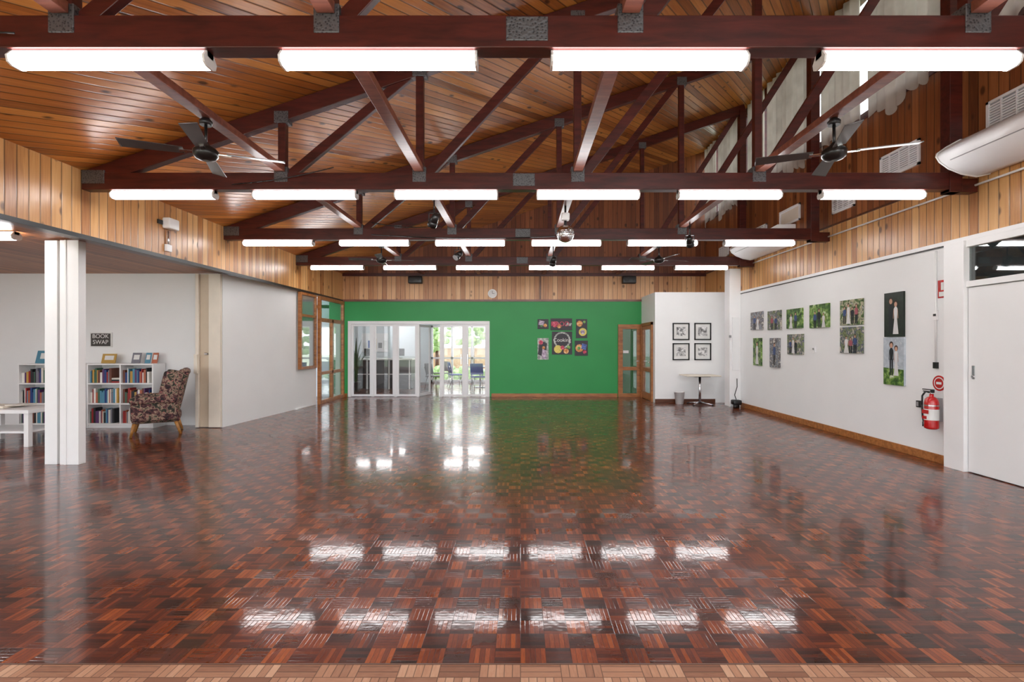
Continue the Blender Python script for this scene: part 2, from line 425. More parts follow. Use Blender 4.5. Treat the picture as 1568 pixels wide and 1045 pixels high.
# fluorescent battens
def batten(x, Y, z=3.37, L=1.23):
    b = B(); h = L/2
    b.box((-h,-.03,-.035),(h,.03,0),M_wht2)
    pr = [(-h+.015,-.03,-.025),(-h+.015,.03,-.025),(-h+.015,.062,-.045),(-h+.015,.055,-.08),(-h+.015,.03,-.093),(-h+.015,-.03,-.093),(-h+.015,-.055,-.08),(-h+.015,-.062,-.045)]
    b.extr(pr,(L-.03,0,0),M_tube)
    for s in (-1,1):
        b.extr([(s*h,-.033,-.0),(s*h,.033,-.0),(s*h,.066,-.045),(s*h,.057,-.083),(s*h,.03,-.097),(s*h,-.03,-.097),(s*h,-.057,-.083),(s*h,-.066,-.045)],(-s*.014,0,0),M_wht2)
    return b.make('fluorescent_light', (x,Y,z-.001))
LX = [-4.26,-2.57,-.885,.805,2.495,4.2]
for Y in TY:
    for x in LX: batten(x, Y)
batten(-6.6, 5.9, 2.87); batten(-9.4, 6.3, 2.87); batten(-8.2, 3.5, 2.87)  # last two are out of view, added to light the annex

# ceiling fans
M_blade = plain('fan_blade', (.10,.09,.09), .3, .3)
def fan(x, Y, rot, blade):
    b = B()
    b.lathe([(.05,.245),(.055,.28),(.03,.308)],(0,0,0),M_black)
    b.cyl((0,0,.04),(0,0,.26),.013,M_dark)
    b.lathe([(.03,-.075),(.075,-.06),(.10,-.035),(.105,.01),(.085,.035),(.04,.06),(.02,.09)],(0,0,0),M_dark)
    for k in range(4):
        M = Matrix.Rotation(rot+k*math.pi/2,4,'Z') @ Matrix.Rotation(math.radians(12),4,'X')
        b.box((.08,-.018,-.012),(.20,.018,-.004),M_chrome,M)
        b.hexa([(.17,-.05,-.004),(.64,-.068,-.004),(.64,.062,-.004),(.17,.05,-.004),(.17,-.05,.002),(.64,-.068,.002),(.64,.062,.002),(.17,.05,.002)],blade,M)
        b.cyl(M@Vector((.64,-.068,-.001)),M@Vector((.64,.062,-.001)),.006,blade,seg=6)
    return b.make('ceiling_fan', (x,Y,3.265))
fan(-2.84,4.48,math.radians(22),M_blade); fan(2.83,4.48,math.radians(-20),M_blade)
fan(-2.84,10.14,math.radians(10),M_blade); fan(2.83,10.14,math.radians(15),M_blade)

# mirror ball
t = NT('mirror_tiles'); p = t.pos(); vn = t.n('ShaderNodeTexVoronoi', {'distance':'CHEBYCHEV'}, {'Scale': 45,'Randomness': 0.0}); t.set(vn.inputs[0], p)
t.bsdf((.75,.77,.8), .12, 1.0, t.bump(vn.outputs['Distance'], .8, .01)); M_mir = t.mat
b = B(); prof = [(.13*math.cos(a), .13*math.sin(a)) for a in [math.radians(-90+i*12) for i in range(16)]]
k = b.mi(M_mir); b.lathe(prof,(0,0,0),M_mir,seg=28)
for f in b.bm.faces: f.smooth = False
b.cyl((0,0,.12),(0,0,.19),.02,M_dark); b.rbox((0,0,.25),(.12,.1,.11),.02,M_wht2); b.cyl((0,0,.30),(0,0,.412),.015,M_dark)
b.make('mirror_ball', (.66,7.3,3.16))

# spotlights on ties
def spot(x,Y,rz,tilt=50):
    b = B(); M = Matrix.Rotation(rz,4,'Z')@Matrix.Rotation(math.radians(tilt),4,'X')
    b.cyl((0,0,.1),(0,0,.31),.01,M_dark); b.box((-.075,-.01,.09),(.075,.01,.10),M_dark)
    b.box((-.078,-.012,-.02),(-.070,.012,.1),M_dark); b.box((.070,-.012,-.02),(.078,.012,.1),M_dark)
    a = [M@Vector((0,0,.09)), M@Vector((0,0,-.02)), M@Vector((0,0,-.10))]
    b.cyl(a[0],a[1],.04,M_black,r1=.062); b.cyl(a[1],a[2],.062,M_black,r1=.068)
    b.cyl(a[2],M@Vector((0,0,-.103)),.06,M_grey)
    return b.make('spotlight',(x,Y,3.264))
spot(-1.2,6.9,.6); spot(2.83,8.3,-.5); spot(-1.2,9.6,2.4); spot(.68,10.3,.2)

# cable along ties
def sag(p0,p1,s,n=10):
    p0=Vector(p0);p1=Vector(p1); return [p0.lerp(p1,i/n)-Vector((0,0,s*math.sin(math.pi*i/n))) for i in range(n+1)]
for p0_,p1_,s_,r_ in (((-2.6,8.66,3.66),(-1.4,8.66,3.60),.05,.008),((-2.6,8.66,3.45),(.6,8.66,3.42),.05,.008),((-2.2,5.85,3.62),(-3.4,5.85,3.42),.03,.006),((-4.4,3.04,3.56),(-3.1,3.04,3.44),.02,.006)):
    b = B(); b.tube(sag(p0_,p1_,s_),r_,M_black,6); b.make('cable')

# ---------------------------------------------------------------- air conditioners
def aircon(y0,y1):
    b = B(); zt = 3.88
    prof = [(5.40,0,3.50),(5.25,0,3.47),(5.08,0,3.50),(4.93,0,3.56),(4.83,0,3.63),(4.79,0,3.69),(4.80,0,3.73),(4.90,0,3.80),(5.05,0,zt),(5.40,0,zt)]
    b.extr([(x,y0,z) for x,_,z in prof],(0,y1-y0,0),M_wht2,True)
    b.box((4.845,y0+.12,3.612),(4.875,y1-.12,3.622),M_grey)
    for s0 in (y0-.004,y1-.016):
        b.extr([(5.08+(x-5.08)*1.03,s0,3.66+(z-3.66)*1.06) for x,_,z in prof if x<5.4]+[(5.405,s0,3.9),(5.405,s0,3.49)],(0,.02,0),M_wht2)
    return b.make('air_conditioner')
aircon(3.9,5.72); aircon(9.75,11.35)

# vents
def vent(y0,y1,z0,z1,solid=False):
    b = B(); X = XR
    b.box((X-.03,y0,z0),(X-.001,y0+.03,z1),M_wht2); b.box((X-.03,y1-.03,z0),(X-.001,y1,z1),M_wht2)
    b.box((X-.03,y0,z0),(X-.001,y1,z0+.03),M_wht2); b.box((X-.03,y0,z1-.03),(X-.001,y1,z1),M_wht2)
    b.box((X-.008,y0+.02,z0+.02),(X-.001,y1-.02,z1-.02),M_wht2 if solid else M_grey)
    if not solid:
        n = 9
        for i in range(n):
            z = z0+.04+(z1-z0-.08)*i/n; b.box((X-.025,y0+.03,z),(X-.008,y1-.03,z+.015),M_wht2)
        for i in (1,2,3):
            yy = y0+(y1-y0)*i/4; b.box((X-.027,yy-.006,z0+.03),(X-.008,yy+.006,z1-.03),M_wht2)
    else:
        b.box((X-.012,y0+.05,z0+.05),(X-.007,y1-.05,z1-.05),M_cream)
    return b.make('air_vent')
vent(5.05,5.75,3.98,4.33); vent(6.72,7.45,3.98,4.33); vent(8.03,8.6,3.78,4.15); vent(9.6,10.35,3.95,4.28,True); vent(10.9,11.4,3.95,4.2); vent(12.9,13.5,3.85,4.15)

# ---------------------------------------------------------------- right wall door
b = B(); X = XR
b.box((X-.10,5.96,0),(X-.001,6.24,2.78),M_wht2)                       # wide jamb
b.box((X-.07,4.70,0),(X-.001,4.80,2.78),M_wht2); b.box((X-.07,4.8,2.70),(X-.001,5.96,2.78),M_wht2); b.box((X-.07,4.8,2.22),(X-.001,5.96,2.29),M_wht2)
b.box((X-.05,4.81,.01),(X-.004,5.95,2.21),M_white)
b.box((X-.006,4.80,2.29),(X-.001,5.96,2.70),M_black); b.box((X-.03,4.80,2.29),(X-.024,5.96,2.70),M_glassd)
b.box((X-.058,5.86,1.12),(X-.05,5.90,1.28),M_chrome); b.cyl((X-.05,5.88,1.15),(X-.07,5.88,1.15),.018,M_chrome)
b.make('door_2', bevel=.004)

# fire extinguisher + signs
ey, ex = 6.40, 5.30
b = B()
b.lathe([(.055,.0),(.078,.015),(.08,.03),(.08,.34),(.07,.385),(.045,.41),(.025,.42),(.025,.45)],(0,0,0),M_red)
b.cyl((0,0,.45),(0,0,.475),.02,M_chrome)
b.box((-.015,-.02,.475),(.015,.12,.487),M_black); b.box((-.015,-.02,.50),(.015,.13,.512),M_black); b.box((-.016,-.03,.47),(.016,0,.512),M_black)
pts = [(-.01,-.02,.47),(-.02,-.07,.48),(-.03,-.11,.42),(-.03,-.115,.3),(-.03,-.105,.15),(-.02,-.10,.08)]
b.tube([Vector((p_[0],-p_[1],p_[2])) for p_ in pts],.011,M_black); b.cyl((-.02,.10,.08),(-.02,.10,.02),.016,M_black)
b.cyl((0,0,.12),(0,0,.26),.0812,M_label,caps=False,seg=24)
b.box((-.083,-.05,.20),(-.079,.05,.25),M_red); b.box((-.083,-.02,.13),(-.079,.045,.17),M_red)
b.cyl((0,0,.30),(0,0,.315),.0825,M_chrome,caps=False,seg=24); b.box((.06,-.03,.1),(.118,.03,.4),M_grey)
b.make('fire_extinguisher',(ex,ey,.44))
b = B(); b.cyl((XR-.001,6.42,1.03),(XR-.006,6.42,1.03),.10,M_red,seg=28); b.cyl((XR-.006,6.42,1.03),(XR-.007,6.42,1.03),.078,M_label,seg=28)
b.cyl((XR-.007,6.42,1.03),(XR-.0085,6.42,1.03),.065,M_red,seg=28); b.box((XR-.010,6.38,1.015),(XR-.0085,6.46,1.045),M_label); b.make('fire_blanket_sign')
b = B(); b.box((XR-.006,6.30,2.13),(XR-.001,6.44,2.36),M_red); b.box((XR-.008,6.32,2.15),(XR-.006,6.42,2.21),M_label); b.box((XR-.008,6.35,2.23),(XR-.006,6.39,2.33),M_label); b.make('fire_safety_sign')
b = B(); b.cyl((XR-.014,6.46,1.28),(XR-.014,6.46,2.75),.012,M_wht2,seg=8); b.box((XR-.03,6.43,1.85),(XR-.001,6.49,1.97),M_wht2); b.box((XR-.035,6.44,1.90),(XR-.03,6.48,1.93),M_black)
b.box((XR-.03,6.43,1.22),(XR-.001,6.49,1.30),M_black); b.make('conduit_switch')
b = B(); b.box((XR-.035,6.70,.68),(XR-.001,6.76,.77),M_black); b.box((XR-.04,6.715,.695),(XR-.035,6.745,.755),M_grey); b.make('power_socket', bevel=.003)
b = B(); b.box((XR-.02,9.1,1.38),(XR-.001,9.2,1.50),M_wht2); b.cyl((XR-.02,9.15,1.45),(XR-.03,9.15,1.45),.02,M_grey); b.make('wall_switch', bevel=.003)

# ---------------------------------------------------------------- pictures right wall
K = srgb
pal = {
 'fam': [(.32,K(24,44,22)),(.44,K(82,112,58)),(.52,K(196,186,160)),(.60,K(60,78,50)),(.72,K(228,230,222))],
 'fam2': [(.32,K(50,64,34)),(.44,K(132,142,98)),(.52,K(52,62,96)),(.62,K(205,195,175)),(.75,K(34,36,38))],
 'grn': [(.32,K(16,36,14)),(.46,K(58,98,38)),(.58,K(132,164,80)),(.72,K(222,226,210))],
 'dk':  [(.3,K(10,14,12)),(.6,K(26,40,28)),(.8,K(50,64,46))],
 'sky': [(.3,K(200,208,215)),(.6,K(170,180,190)),(.8,K(225,228,230))],
 'gry': [(.32,K(80,88,98)),(.44,K(150,154,162)),(.52,K(66,58,60)),(.65,K(214,210,204))]}
PM = {k: art('photo_'+k, v, 11, i*3.1) for i, (k, v) in enumerate(pal.items())}
M_skin = plain('print_skin', K(205,160,135), .5); M_dress = plain('print_white', K(225,225,225), .5); M_suit = plain('print_suit', K(20,24,34), .5)
M_jean = plain('print_blue', K(60,80,130), .5); M_pinkp = plain('print_pink', K(170,90,100), .5); M_hair = plain('print_hair', K(52,34,26), .6)
def figs(b, X, y0, y1, z0, z1, people):
    """flat printed figures on the canvas"""
    W = y1-y0; H = z1-z0
    for n, (u, base, h, hw, m) in enumerate(people):
        xx = X-.0006-.0012*n
        yc = y1-u*W; zb = z0+base*H; hh = h*H; w = hw*W*.82
        legm = M_suit if m in (M_jean, M_pinkp) else m
        if m is M_dress:
            b.face([(xx,yc+a*w,zb+c*hh) for a,c in [(-1.2,0),(1.2,0),(.5,.52),(-.5,.52)]],m)
        else:
            for sg in (-1,1): b.face([(xx,yc+(sg*.42+a)*w,zb+c*hh) for a,c in [(-.28,0),(.28,0),(.36,.5),(-.36,.5)]],legm)
        b.face([(xx-.0002,yc+a*w,zb+c*hh) for a,c in [(-.6,.46),(.6,.46),(.85,.76),(.35,.83),(-.35,.83),(-.85,.76)]],m)
        for sg in (-1,1): b.face([(xx-.0003,yc+sg*a*w,zb+c*hh) for a,c in [(.72,.77),(.9,.75),(1.12,.48),(.92,.46)]],M_skin if m is M_dress else m)
        r = hh*.07; ring = [(math.cos(i*.6283),math.sin(i*.6283)) for i in range(10)]
        b.face([(xx-.0004,yc+r*1.2*c,zb+hh*.925+r*1.45*s_) for c,s_ in ring],M_hair)
        b.face([(xx-.0006,yc+r*.85*c,zb+hh*.90+r*1.1*s_) for c,s_ in ring],M_skin)
def canvas(y0,y1,z0,z1,bg,people=(),ground=None):
    b = B(); X = XR-.03
    b.box((X,y0,z0),(XR-.001,y1,z1),bg)
    if ground: b.face([(X-.0003,y0,z0),(X-.0003,y1,z0),(X-.0003,y1,z0+(z1-z0)*.36),(X-.0003,y0,z0+(z1-z0)*.33)],ground)
    figs(b,X,y0,y1,z0,z1,people); return b.make('canvas_photo')
grp = [(.22,.05,.7,.1,M_jean),(.40,.05,.8,.1,M_dress),(.58,.05,.65,.1,M_suit),(.76,.05,.75,.09,M_pinkp)]
canvas(11.06,11.63,1.873,2.276,PM['gry'],[(.35,0,.8,.14,M_jean),(.62,0,.7,.13,M_dress)])
canvas(10.29,10.83,1.849,2.252,PM['fam2'],[(.35,0,.75,.13,M_pinkp),(.65,0,.7,.13,M_jean)])
canvas(9.5,10.06,1.851,2.237,PM['grn'],[(.3,0,.75,.12,M_dress),(.6,0,.8,.12,M_jean)])
canvas(8.68,9.26,1.837,2.261,PM['grn'],[(.3,0,.7,.11,M_jean),(.52,0,.8,.11,M_suit),(.75,0,.6,.1,M_dress)])
canvas(7.83,8.375,1.85,2.265,PM['fam'],grp)
canvas(6.99,7.355,1.643,2.285,PM['dk'],[(.36,.08,.8,.15,M_suit),(.62,.06,.74,.15,M_dress)])
canvas(11.12,11.5,1.054,1.679,PM['grn'],[(.5,.05,.8,.2,M_dress)])
canvas(10.34,10.74,1.045,1.669,PM['gry'],[(.5,.08,.75,.17,M_jean)])
canvas(9.48,10.03,1.338,1.735,PM['fam2'],grp[:3])
canvas(7.83,8.375,1.39,1.818,PM['fam2'],[(.3,0,.65,.12,M_dress),(.5,0,.6,.11,M_pinkp),(.7,0,.7,.12,M_jean)])
canvas(6.98,7.37,.945,1.634,PM['sky'],[(.40,.2,.7,.14,M_suit),(.64,.2,.62,.12,M_dress)],PM['grn'])

# framed prints on the store wall
M_print = art('print_grey', [(.3,K(60,60,64)),(.45,K(150,150,150)),(.6,K(230,230,230)),(.8,K(250,250,250))], 14)
def framed(x0,x1,z0,z1):
    b = B(); Y = BY
    w = .03
    b.box((x0,Y-.03,z0),(x0+w,Y-.001,z1),M_black); b.box((x1-w,Y-.03,z0),(x1,Y-.001,z1),M_black)
    b.box((x0,Y-.03,z0),(x1,Y-.001,z0+w),M_black); b.box((x0,Y-.03,z1-w),(x1,Y-.001,z1),M_black)
    b.box((x0+w,Y-.012,z0+w),(x1-w,Y-.001,z1-w),M_label); b.box((x0+.10,Y-.015,z0+.11),(x1-.10,Y-.012,z1-.11),M_print)
    return b.make('picture_frame', bevel=.003)
for x0 in (4.0,4.57):
    for z0 in (1.12,1.65): framed(x0,x0+.44,z0,z0+.45)

# posters on green wall
def poster(x0,x1,z0,z1,bg,shapes):
    b = B(); Y = YB; b.box((x0,Y-.02,z0),(x1,Y-.001,z1),bg); W=x1-x0; H=z1-z0
    for i,(kind,cx,cz,r,m) in enumerate(shapes):
        yy = Y-.0205-.0006*i
        if kind=='c': b.face([(x0+cx*W+r*W*math.cos(a*.3927),yy,z0+cz*H+r*W*math.sin(a*.3927)) for a in range(16)],m)
        elif kind=='d': b.face([(x0+(cx-r)*W,yy,z0+(cz-r*.6)*H),(x0+(cx+r*.6)*W,yy,z0+(cz-r)*H),(x0+(cx+r)*W,yy,z0+(cz+r*.6)*H),(x0+(cx-r*.6)*W,yy,z0+(cz+r)*H)],m)
        elif kind=='b': b.face([(x0+(cx-r)*W,yy,z0+(cz-.06)*H),(x0+(cx+r)*W,yy,z0+(cz-.06)*H),(x0+(cx+r)*W,yy,z0+(cz+.06)*H),(x0+(cx-r)*W,yy,z0+(cz+.06)*H)],m)
    return b.make('wall_poster')
def food(n,c1,c2,c3): return art(n,[(.35,K(*c1)),(.5,K(*c2)),(.65,K(*c3))],16)
pY=food('poster_yellow',(170,150,50),(232,216,110),(214,190,70)); pR=food('poster_red',(120,16,44),(206,44,84),(226,120,140)); pP=plain('poster_charcoal',K(52,48,56),.5); pG=food('poster_grey',(110,116,112),(168,172,166),(206,206,200)); pB=food('poster_blue',(40,60,130),(70,95,170),(120,150,205)); pO=food('poster_orange',(170,90,40),(222,150,66),(240,206,150)); pL=food('poster_lilac',(120,96,124),(176,156,178),(220,208,220)); pGr=food('poster_leaf',(40,90,40),(90,150,60),(170,200,110))
poster(.50,.82,1.99,2.276,pP,[('d',.35,.6,.28,pL),('c',.7,.35,.16,pO),('c',.35,.3,.1,pGr)])
p2 = poster(.88,1.51,1.95,2.295,pP,[('d',.85,.5,.14,pG),('c',.2,.5,.14,pR),('c',.4,.35,.10,pO)])
text('FOOD', .19, (1.16,YB-.028,2.13), (math.pi/2,0,0), pR, p2)
poster(1.625,1.95,1.72,2.276,pP,[('c',.6,.32,.36,pY),('c',.32,.76,.27,pO),('c',.6,.32,.2,pL),('c',.75,.85,.12,pGr)])
poster(.50,.82,1.09,1.72,pG,[('d',.45,.5,.42,pP),('c',.3,.8,.2,pR),('d',.6,.25,.25,pL),('c',.55,.55,.14,pO)])
p5 = poster(.92,1.51,1.24,1.91,pP,[('c',.5,.62,.42,pG),('c',.5,.62,.34,pP),('c',.3,.23,.2,pY),('c',.7,.15,.13,pO),('c',.52,.3,.1,pR),('c',.82,.32,.09,pGr)])
text('Cooking', .15, (1.215,YB-.028,1.66), (math.pi/2,0,0), M_label, p5)
poster(1.59,1.97,1.205,1.645,pP,[('c',.35,.5,.3,pO),('d',.7,.6,.22,pB),('c',.75,.25,.14,pR),('c',.3,.5,.12,pGr)])

# clock, speakers
b = B(); b.cyl((-.82,YB-.001,3.02),(-.82,YB-.04,3.02),.13,M_wht2,seg=28); b.cyl((-.82,YB-.04,3.02),(-.82,YB-.043,3.02),.115,M_label,seg=28)
b.box((-.825,YB-.05,3.02),(-.815,YB-.044,3.10),M_black); b.box((-.82,YB-.05,3.015),(-.76,YB-.044,3.025),M_black); b.make('wall_clock')
for x in (-3.05,3.15):
    b = B(); b.rbox((x,YB-.11,3.41),(.40,.2,.22),.03,M_black); b.cyl((x-.08,YB-.212,3.41),(x-.08,YB-.205,3.41),.07,M_dark); b.cyl((x+.11,YB-.212,3.41),(x+.11,YB-.205,3.41),.035,M_dark); b.make('loudspeaker')
b = B(); b.rbox((XL+.06,7.3,3.30),(.11,.22,.16),.02,M_wht2); b.cyl((XL+.02,7.3,3.2),(XL+.02,7.3,2.95),.012,M_chrome,seg=8); b.box((XL+.001,7.25,2.9),(XL+.04,7.35,3.0),M_wht2); b.box((XL+.001,7.1,3.27),(XL+.02,7.2,3.33),M_black); b.make('wall_sensor')

# ---------------------------------------------------------------- timber door back right
b = B(); Y = YB
def yframe(b,x0,x1,z0,z1,w,m,ya,yb):
    b.box((x0,ya,z0),(x0+w,yb,z1),m); b.box((x1-w,ya,z0),(x1,yb,z1),m); b.box((x0+w,ya,z0),(x1-w,yb,z0+w),m); b.box((x0+w,ya,z1-w),(x1-w,yb,z1),m)
yframe(b,2.85,3.53,0,2.12,.05,M_timber,Y-.06,Y-.001); yframe(b,2.90,3.48,.02,2.07,.085,M_timber,Y-.05,Y-.005)
b.box((2.98,Y-.045,.78),(3.40,Y-.01,.88),M_timber); b.box((2.98,Y-.025,.1),(3.40,Y-.02,1.98),M_glassd)
b.box((3.0,Y-.03,1.28),(3.16,Y-.026,1.36),M_label); b.cyl((3.44,Y-.05,1.05),(3.44,Y-.09,1.05),.012,M_chrome); b.cyl((3.44,Y-.09,1.05),(3.34,Y-.09,1.05),.01,M_chrome)
b.make('door_3', bevel=.003)
b = B(); X = BX
b.box((X-.05,13.25,0),(X-.001,13.33,2.14),M_timber); b.box((X-.05,14.33,0),(X-.001,14.40,2.14),M_timber); b.box((X-.05,13.25,2.06),(X-.001,14.4,2.14),M_timber)
b.box((X-.035,13.33,.01),(X-.002,13.45,2.05),M_timber); b.box((X-.035,14.23,.01),(X-.002,14.33,2.05),M_timber); b.box((X-.035,13.45,.01),(X-.002,14.23,.2),M_timber); b.box((X-.035,13.45,.78),(X-.002,14.23,.88),M_timber); b.box((X-.035,13.45,1.95),(X-.002,14.23,2.05),M_timber)
b.box((X-.02,13.45,.2),(X-.012,14.23,1.95),M_glassd); b.cyl((X-.05,13.40,1.05),(X-.09,13.40,1.05),.012,M_chrome); b.make('door_4', bevel=.003)

# ---------------------------------------------------------------- glazed screen in back wall
b = B(); Y0, Y1 = YB+.01, YB+.09
xs = [-5.05,-4.33,-3.66,-3.0,-2.33,-1.62,-.90]
b.box((GX0+.002,Y0-.03,GZ-.09),(GX1-.002,Y1,GZ-.002),M_alu)
b.box((GX0+.002,Y0-.03,0),(GX0+.09,Y1,GZ-.09),M_alu); b.box((GX1-.08,Y0-.03,0),(GX1-.002,Y1,GZ-.09),M_alu)
for x in xs[1:-1]: b.box((x-.035,Y0-.01,0),(x+.035,Y1,GZ-.09),M_alu)
for i in (0,1,2,4,5):
    a, c = xs[i]+.03, xs[i+1]-.03
    if i==0: a += .06
    if i==5: c -= .05
    yframe(b,a,c,.01,GZ-.09,.06,M_alu,Y0+.005,Y1-.015); b.box((a+.05,Y0+.035,.06),(c-.05,Y0+.041,GZ-.14),M_glass)
    if i>=4: b.box((c-.10 if i==4 else a+.03,Y0-.03,.95),(c-.075 if i==4 else a+.055,Y0-.015,1.25),M_chrome)
b.make('door_glazed_screen', bevel=.004)
b = B(); M = Matrix.Translation((-2.98,YB+.1,0))@Matrix.Rotation(math.radians(68),4,'Z')
b.box((0,0,.01),(.055,.04,2.12),M_alu,M); b.box((.56,0,.01),(.615,.04,2.12),M_alu,M); b.box((.055,0,.01),(.56,.04,.09),M_alu,M); b.box((.055,0,2.05),(.56,.04,2.12),M_alu,M)
b.box((.055,.017,.09),(.56,.023,2.05),M_glass,M); b.make('door_open_leaf')

# foyer beyond
M_foy = plain('foyer_wall', K(222,230,234), .6, var=.02); M_blue = plain('blue_plastic', K(30,80,170), .4)
b = B(); b.box((-7.6,YB+.12,0),(-7.5,20.2,2.7),M_foy); b.make('wall_foyer_side')
b = B(); b.box((.6,YB+.12,0),(.7,20.2,2.7),M_foy); b.make('wall_foyer_end')
b = B(); b.box((-7.5,YB+.12,2.6),(.6,20.2,2.7),M_white); b.make('ceiling_foyer')
b = B(); b.box((-7.5,20,0),(-3.6,20.1,2.6),M_foy); b.box((-.3,20,0),(.6,20.1,2.6),M_foy); b.box((-3.6,20,2.3),(-.3,20.1,2.6),M_foy); b.make('wall_foyer_back')
b = B(); 
for i in range(5):
    x = -3.57+i*.81; b.box((x-.04,20,0),(x+.04,20.1,2.3),M_alu)
b.box((-3.6,20,2.22),(-.3,20.1,2.3),M_alu); b.box((-3.6,20,0),(-.3,20.1,.10),M_alu); b.box((-3.6,20,.95),(-.3,20.1,1.02),M_alu); b.box((-3.6,20.05,.05),(-.3,20.055,2.25),M_glass); b.make('window_2')
for x,y in ((-5,17),(-2,17),(-5,19),(-2,19)): batten(x,y,2.60)  # unseen battens, added to brighten the foyer
# short wall behind desk, left
b = B(); b.box((-6.6,18.6,0),(-4.9,18.7,2.6),M_foy); b.make('wall_foyer_nib')
b = B(); b.box((-5.95,18.57,1.25),(-4.95,18.599,1.95),M_alu); 
for i in range(5): b.box((-5.89+.19*i,18.563,1.35+.05*(i%2)),(-5.75+.19*i,18.569,1.6+.08*(i%3)),[M_label,M_blue,M_cream,M_grey,M_label][i])
b.make('notice_board')
# reception desk
M_char = plain('charcoal_laminate', K(52,52,58), .4)
b = B(); b.box((-6.0,17,.03),(-3.75,17.7,1.0),M_char); b.box((-6.05,16.95,1.0),(-3.7,17.75,1.05),M_wht2)
for x in (-6.0,-5.25,-4.5,-3.8): b.box((x-.025,16.98,0.0),(x+.025,17,1.0),M_wht2)
b.box((-6.0,16.985,.5),(-3.75,17,.53),M_wht2); b.make('reception_desk', bevel=.004)
b = B()
for x in (-5.3,-4.3): b.rbox((x,17.5,1.26),(.42,.03,.26),.012,M_black); b.cyl((x,17.53,1.07),(x,17.52,1.2),.02,M_dark); b.box((x-.12,17.42,1.052),(x+.12,17.62,1.065),M_dark)
b.make('computer_monitors')
# plant
M_leaf = plain('leaf_green', K(52,90,50), .5); M_pot = plain('pot_ceramic', K(70,70,72), .4)
def plant(x,y,zs=1.0,n=16,nm='potted_plant'):
    b = B(); b.lathe([(.12,0),(.17,.3),(.18,.32),(.15,.32)],(0,0,0),M_pot)
    for i in range(n):
        a = i*2.4; L = (.45+.3*random.random())*zs; lean = .15+.35*random.random()
        p0 = Vector((.03*math.cos(a),.03*math.sin(a),.3)); dirv = Vector((math.cos(a),math.sin(a),0)); side = Vector((-math.sin(a),math.cos(a),0))
        prev = None
        for j in range(6):
            q = j/5; c = p0+dirv*lean*q*q*1.1+Vector((0,0,L*2*q*(1-.22*q))); w = .035*math.sin(math.pi*min(.98,q*.85+.15))+.002
            cur = (c-side*w, c+side*w)
            if prev: b.face([prev[0],prev[1],cur[1],cur[0]],M_leaf,True)
            prev = cur
    return b.make(nm,(x,y,0.001))
plant(-5.35,16.1,1.25)
def vchair(x,y,rz,m,nm='stacking_chair'):
    b = B(); b.rbox((0,0,.45),(.46,.44,.04),.02,m); M = Matrix.Translation((0,.21,.70))@Matrix.Rotation(math.radians(-10),4,'X'); b.rbox((0,0,0),(.46,.04,.38),.02,m,M=M)
    for s in (-1,1):
        b.tube([(s*.21,-.2,0),(s*.20,-.17,.44),(s*.20,.17,.44),(s*.21,.26,.78)],.011,M_chrome); b.cyl((s*.20,.15,.43),(s*.22,.25,0),.011,M_chrome,seg=8)
    return b.make(nm,(x,y,.001),(0,0,rz))
vchair(-1.4,16.6,.4,M_blue); vchair(-2.35,17.9,1.9,M_blue); vchair(-.55,17.7,-1.6,M_blue); vchair(-2.95,17.0,1.2,M_grey); vchair(-3.0,18.8,-.6,M_grey)
b = B(); b.cyl((0,0,.72),(0,0,.75),.42,M_wht2,seg=28); b.cyl((0,0,.02),(0,0,.72),.03,M_chrome); b.lathe([(.24,0),(.24,.015),(.04,.03)],(0,0,0),M_chrome); b.make('cafe_table',(-1.45,17.8,.001))

# outside
M_grass = art('grass', [(.3,K(150,160,110)),(.7,K(190,195,150))], 2); M_hedge = art('foliage', [(.3,K(96,126,70)),(.5,K(150,178,110)),(.7,K(212,226,170))], 6)
M_brick = art('brick_warm', [(.3,K(176,130,100)),(.7,K(215,178,145))], 5)
b = B(); b.box((-60,-40,-.3),(60,80,-.12),M_grass); b.make('ground')
def tree(x,y,s):
    b = B(); b.cyl((0,0,-.1),(0,0,1.6*s),.12*s,M_dtimber,r1=.08*s,seg=10)
    for i in range(30):
        a = random.random()*6.28; r = random.random()*1.0*s; z = (1.4+1.5*random.random())*s
        b.rbox((r*math.cos(a),r*math.sin(a),z),(.42*s,.42*s,.34*s),.17*s,M_hedge)
    return b.make('garden_tree',(x,y,-.12))
for x,y,s in ((-4.2,25,1),(-1.6,26,1.1),(.8,25,.9),(-6.5,27,1.2),(-2.8,29,1.2)): tree(x,y,s)
b = B(); b.box((-8,31,-.1),(-1.2,31.3,1.3),M_brick); b.box((-8.1,30.9,1.3),(-1.1,31.4,1.4),M_cream); b.make('garden_wall')
b = B()
for i in range(40):
    b.rbox((-9+i*.3,23.5+random.uniform(-.2,.2),.15+random.uniform(-.1,.1)),(.45,.5,.6),.2,M_hedge)
b.make('garden_hedge')

# ---------------------------------------------------------------- left annex
b = B(); b.box((-10.6,9.42,0),(-5.6,9.52,2.95),M_white); b.make('wall_annex')
b = B(); b.box((-10.7,4.2,0),(-10.6,9.52,2.95),M_white); b.make('wall_annex_side')
b = B(); b.box((-10.7,YF,2.88),(-5.65,9.52,2.96),M_ceil2); b.make('ceiling_annex')
b = B(); b.box((-9,12.0,0),(-8.9,14.6,2.9),M_foy); b.box((-9,14.65,0),(-5.6,14.75,2.9),M_foy); b.make('wall_office')
# post with folded leaves
b = B(); b.box((-6.07,6.33,0),(-5.91,6.47,2.86),M_wht2); b.box((-5.91,6.37,0),(-5.86,6.46,2.86),M_tan); b.box((-5.86,6.31,0),(-5.62,6.42,2.86),M_wht2); b.box((-5.80,6.30,0),(-5.77,6.31,2.86),M_wht2)
b.cyl((-5.89,6.36,0),(-5.89,6.36,2.84),.008,M_grey,seg=6)
b.make('folding_door_post', bevel=.004)
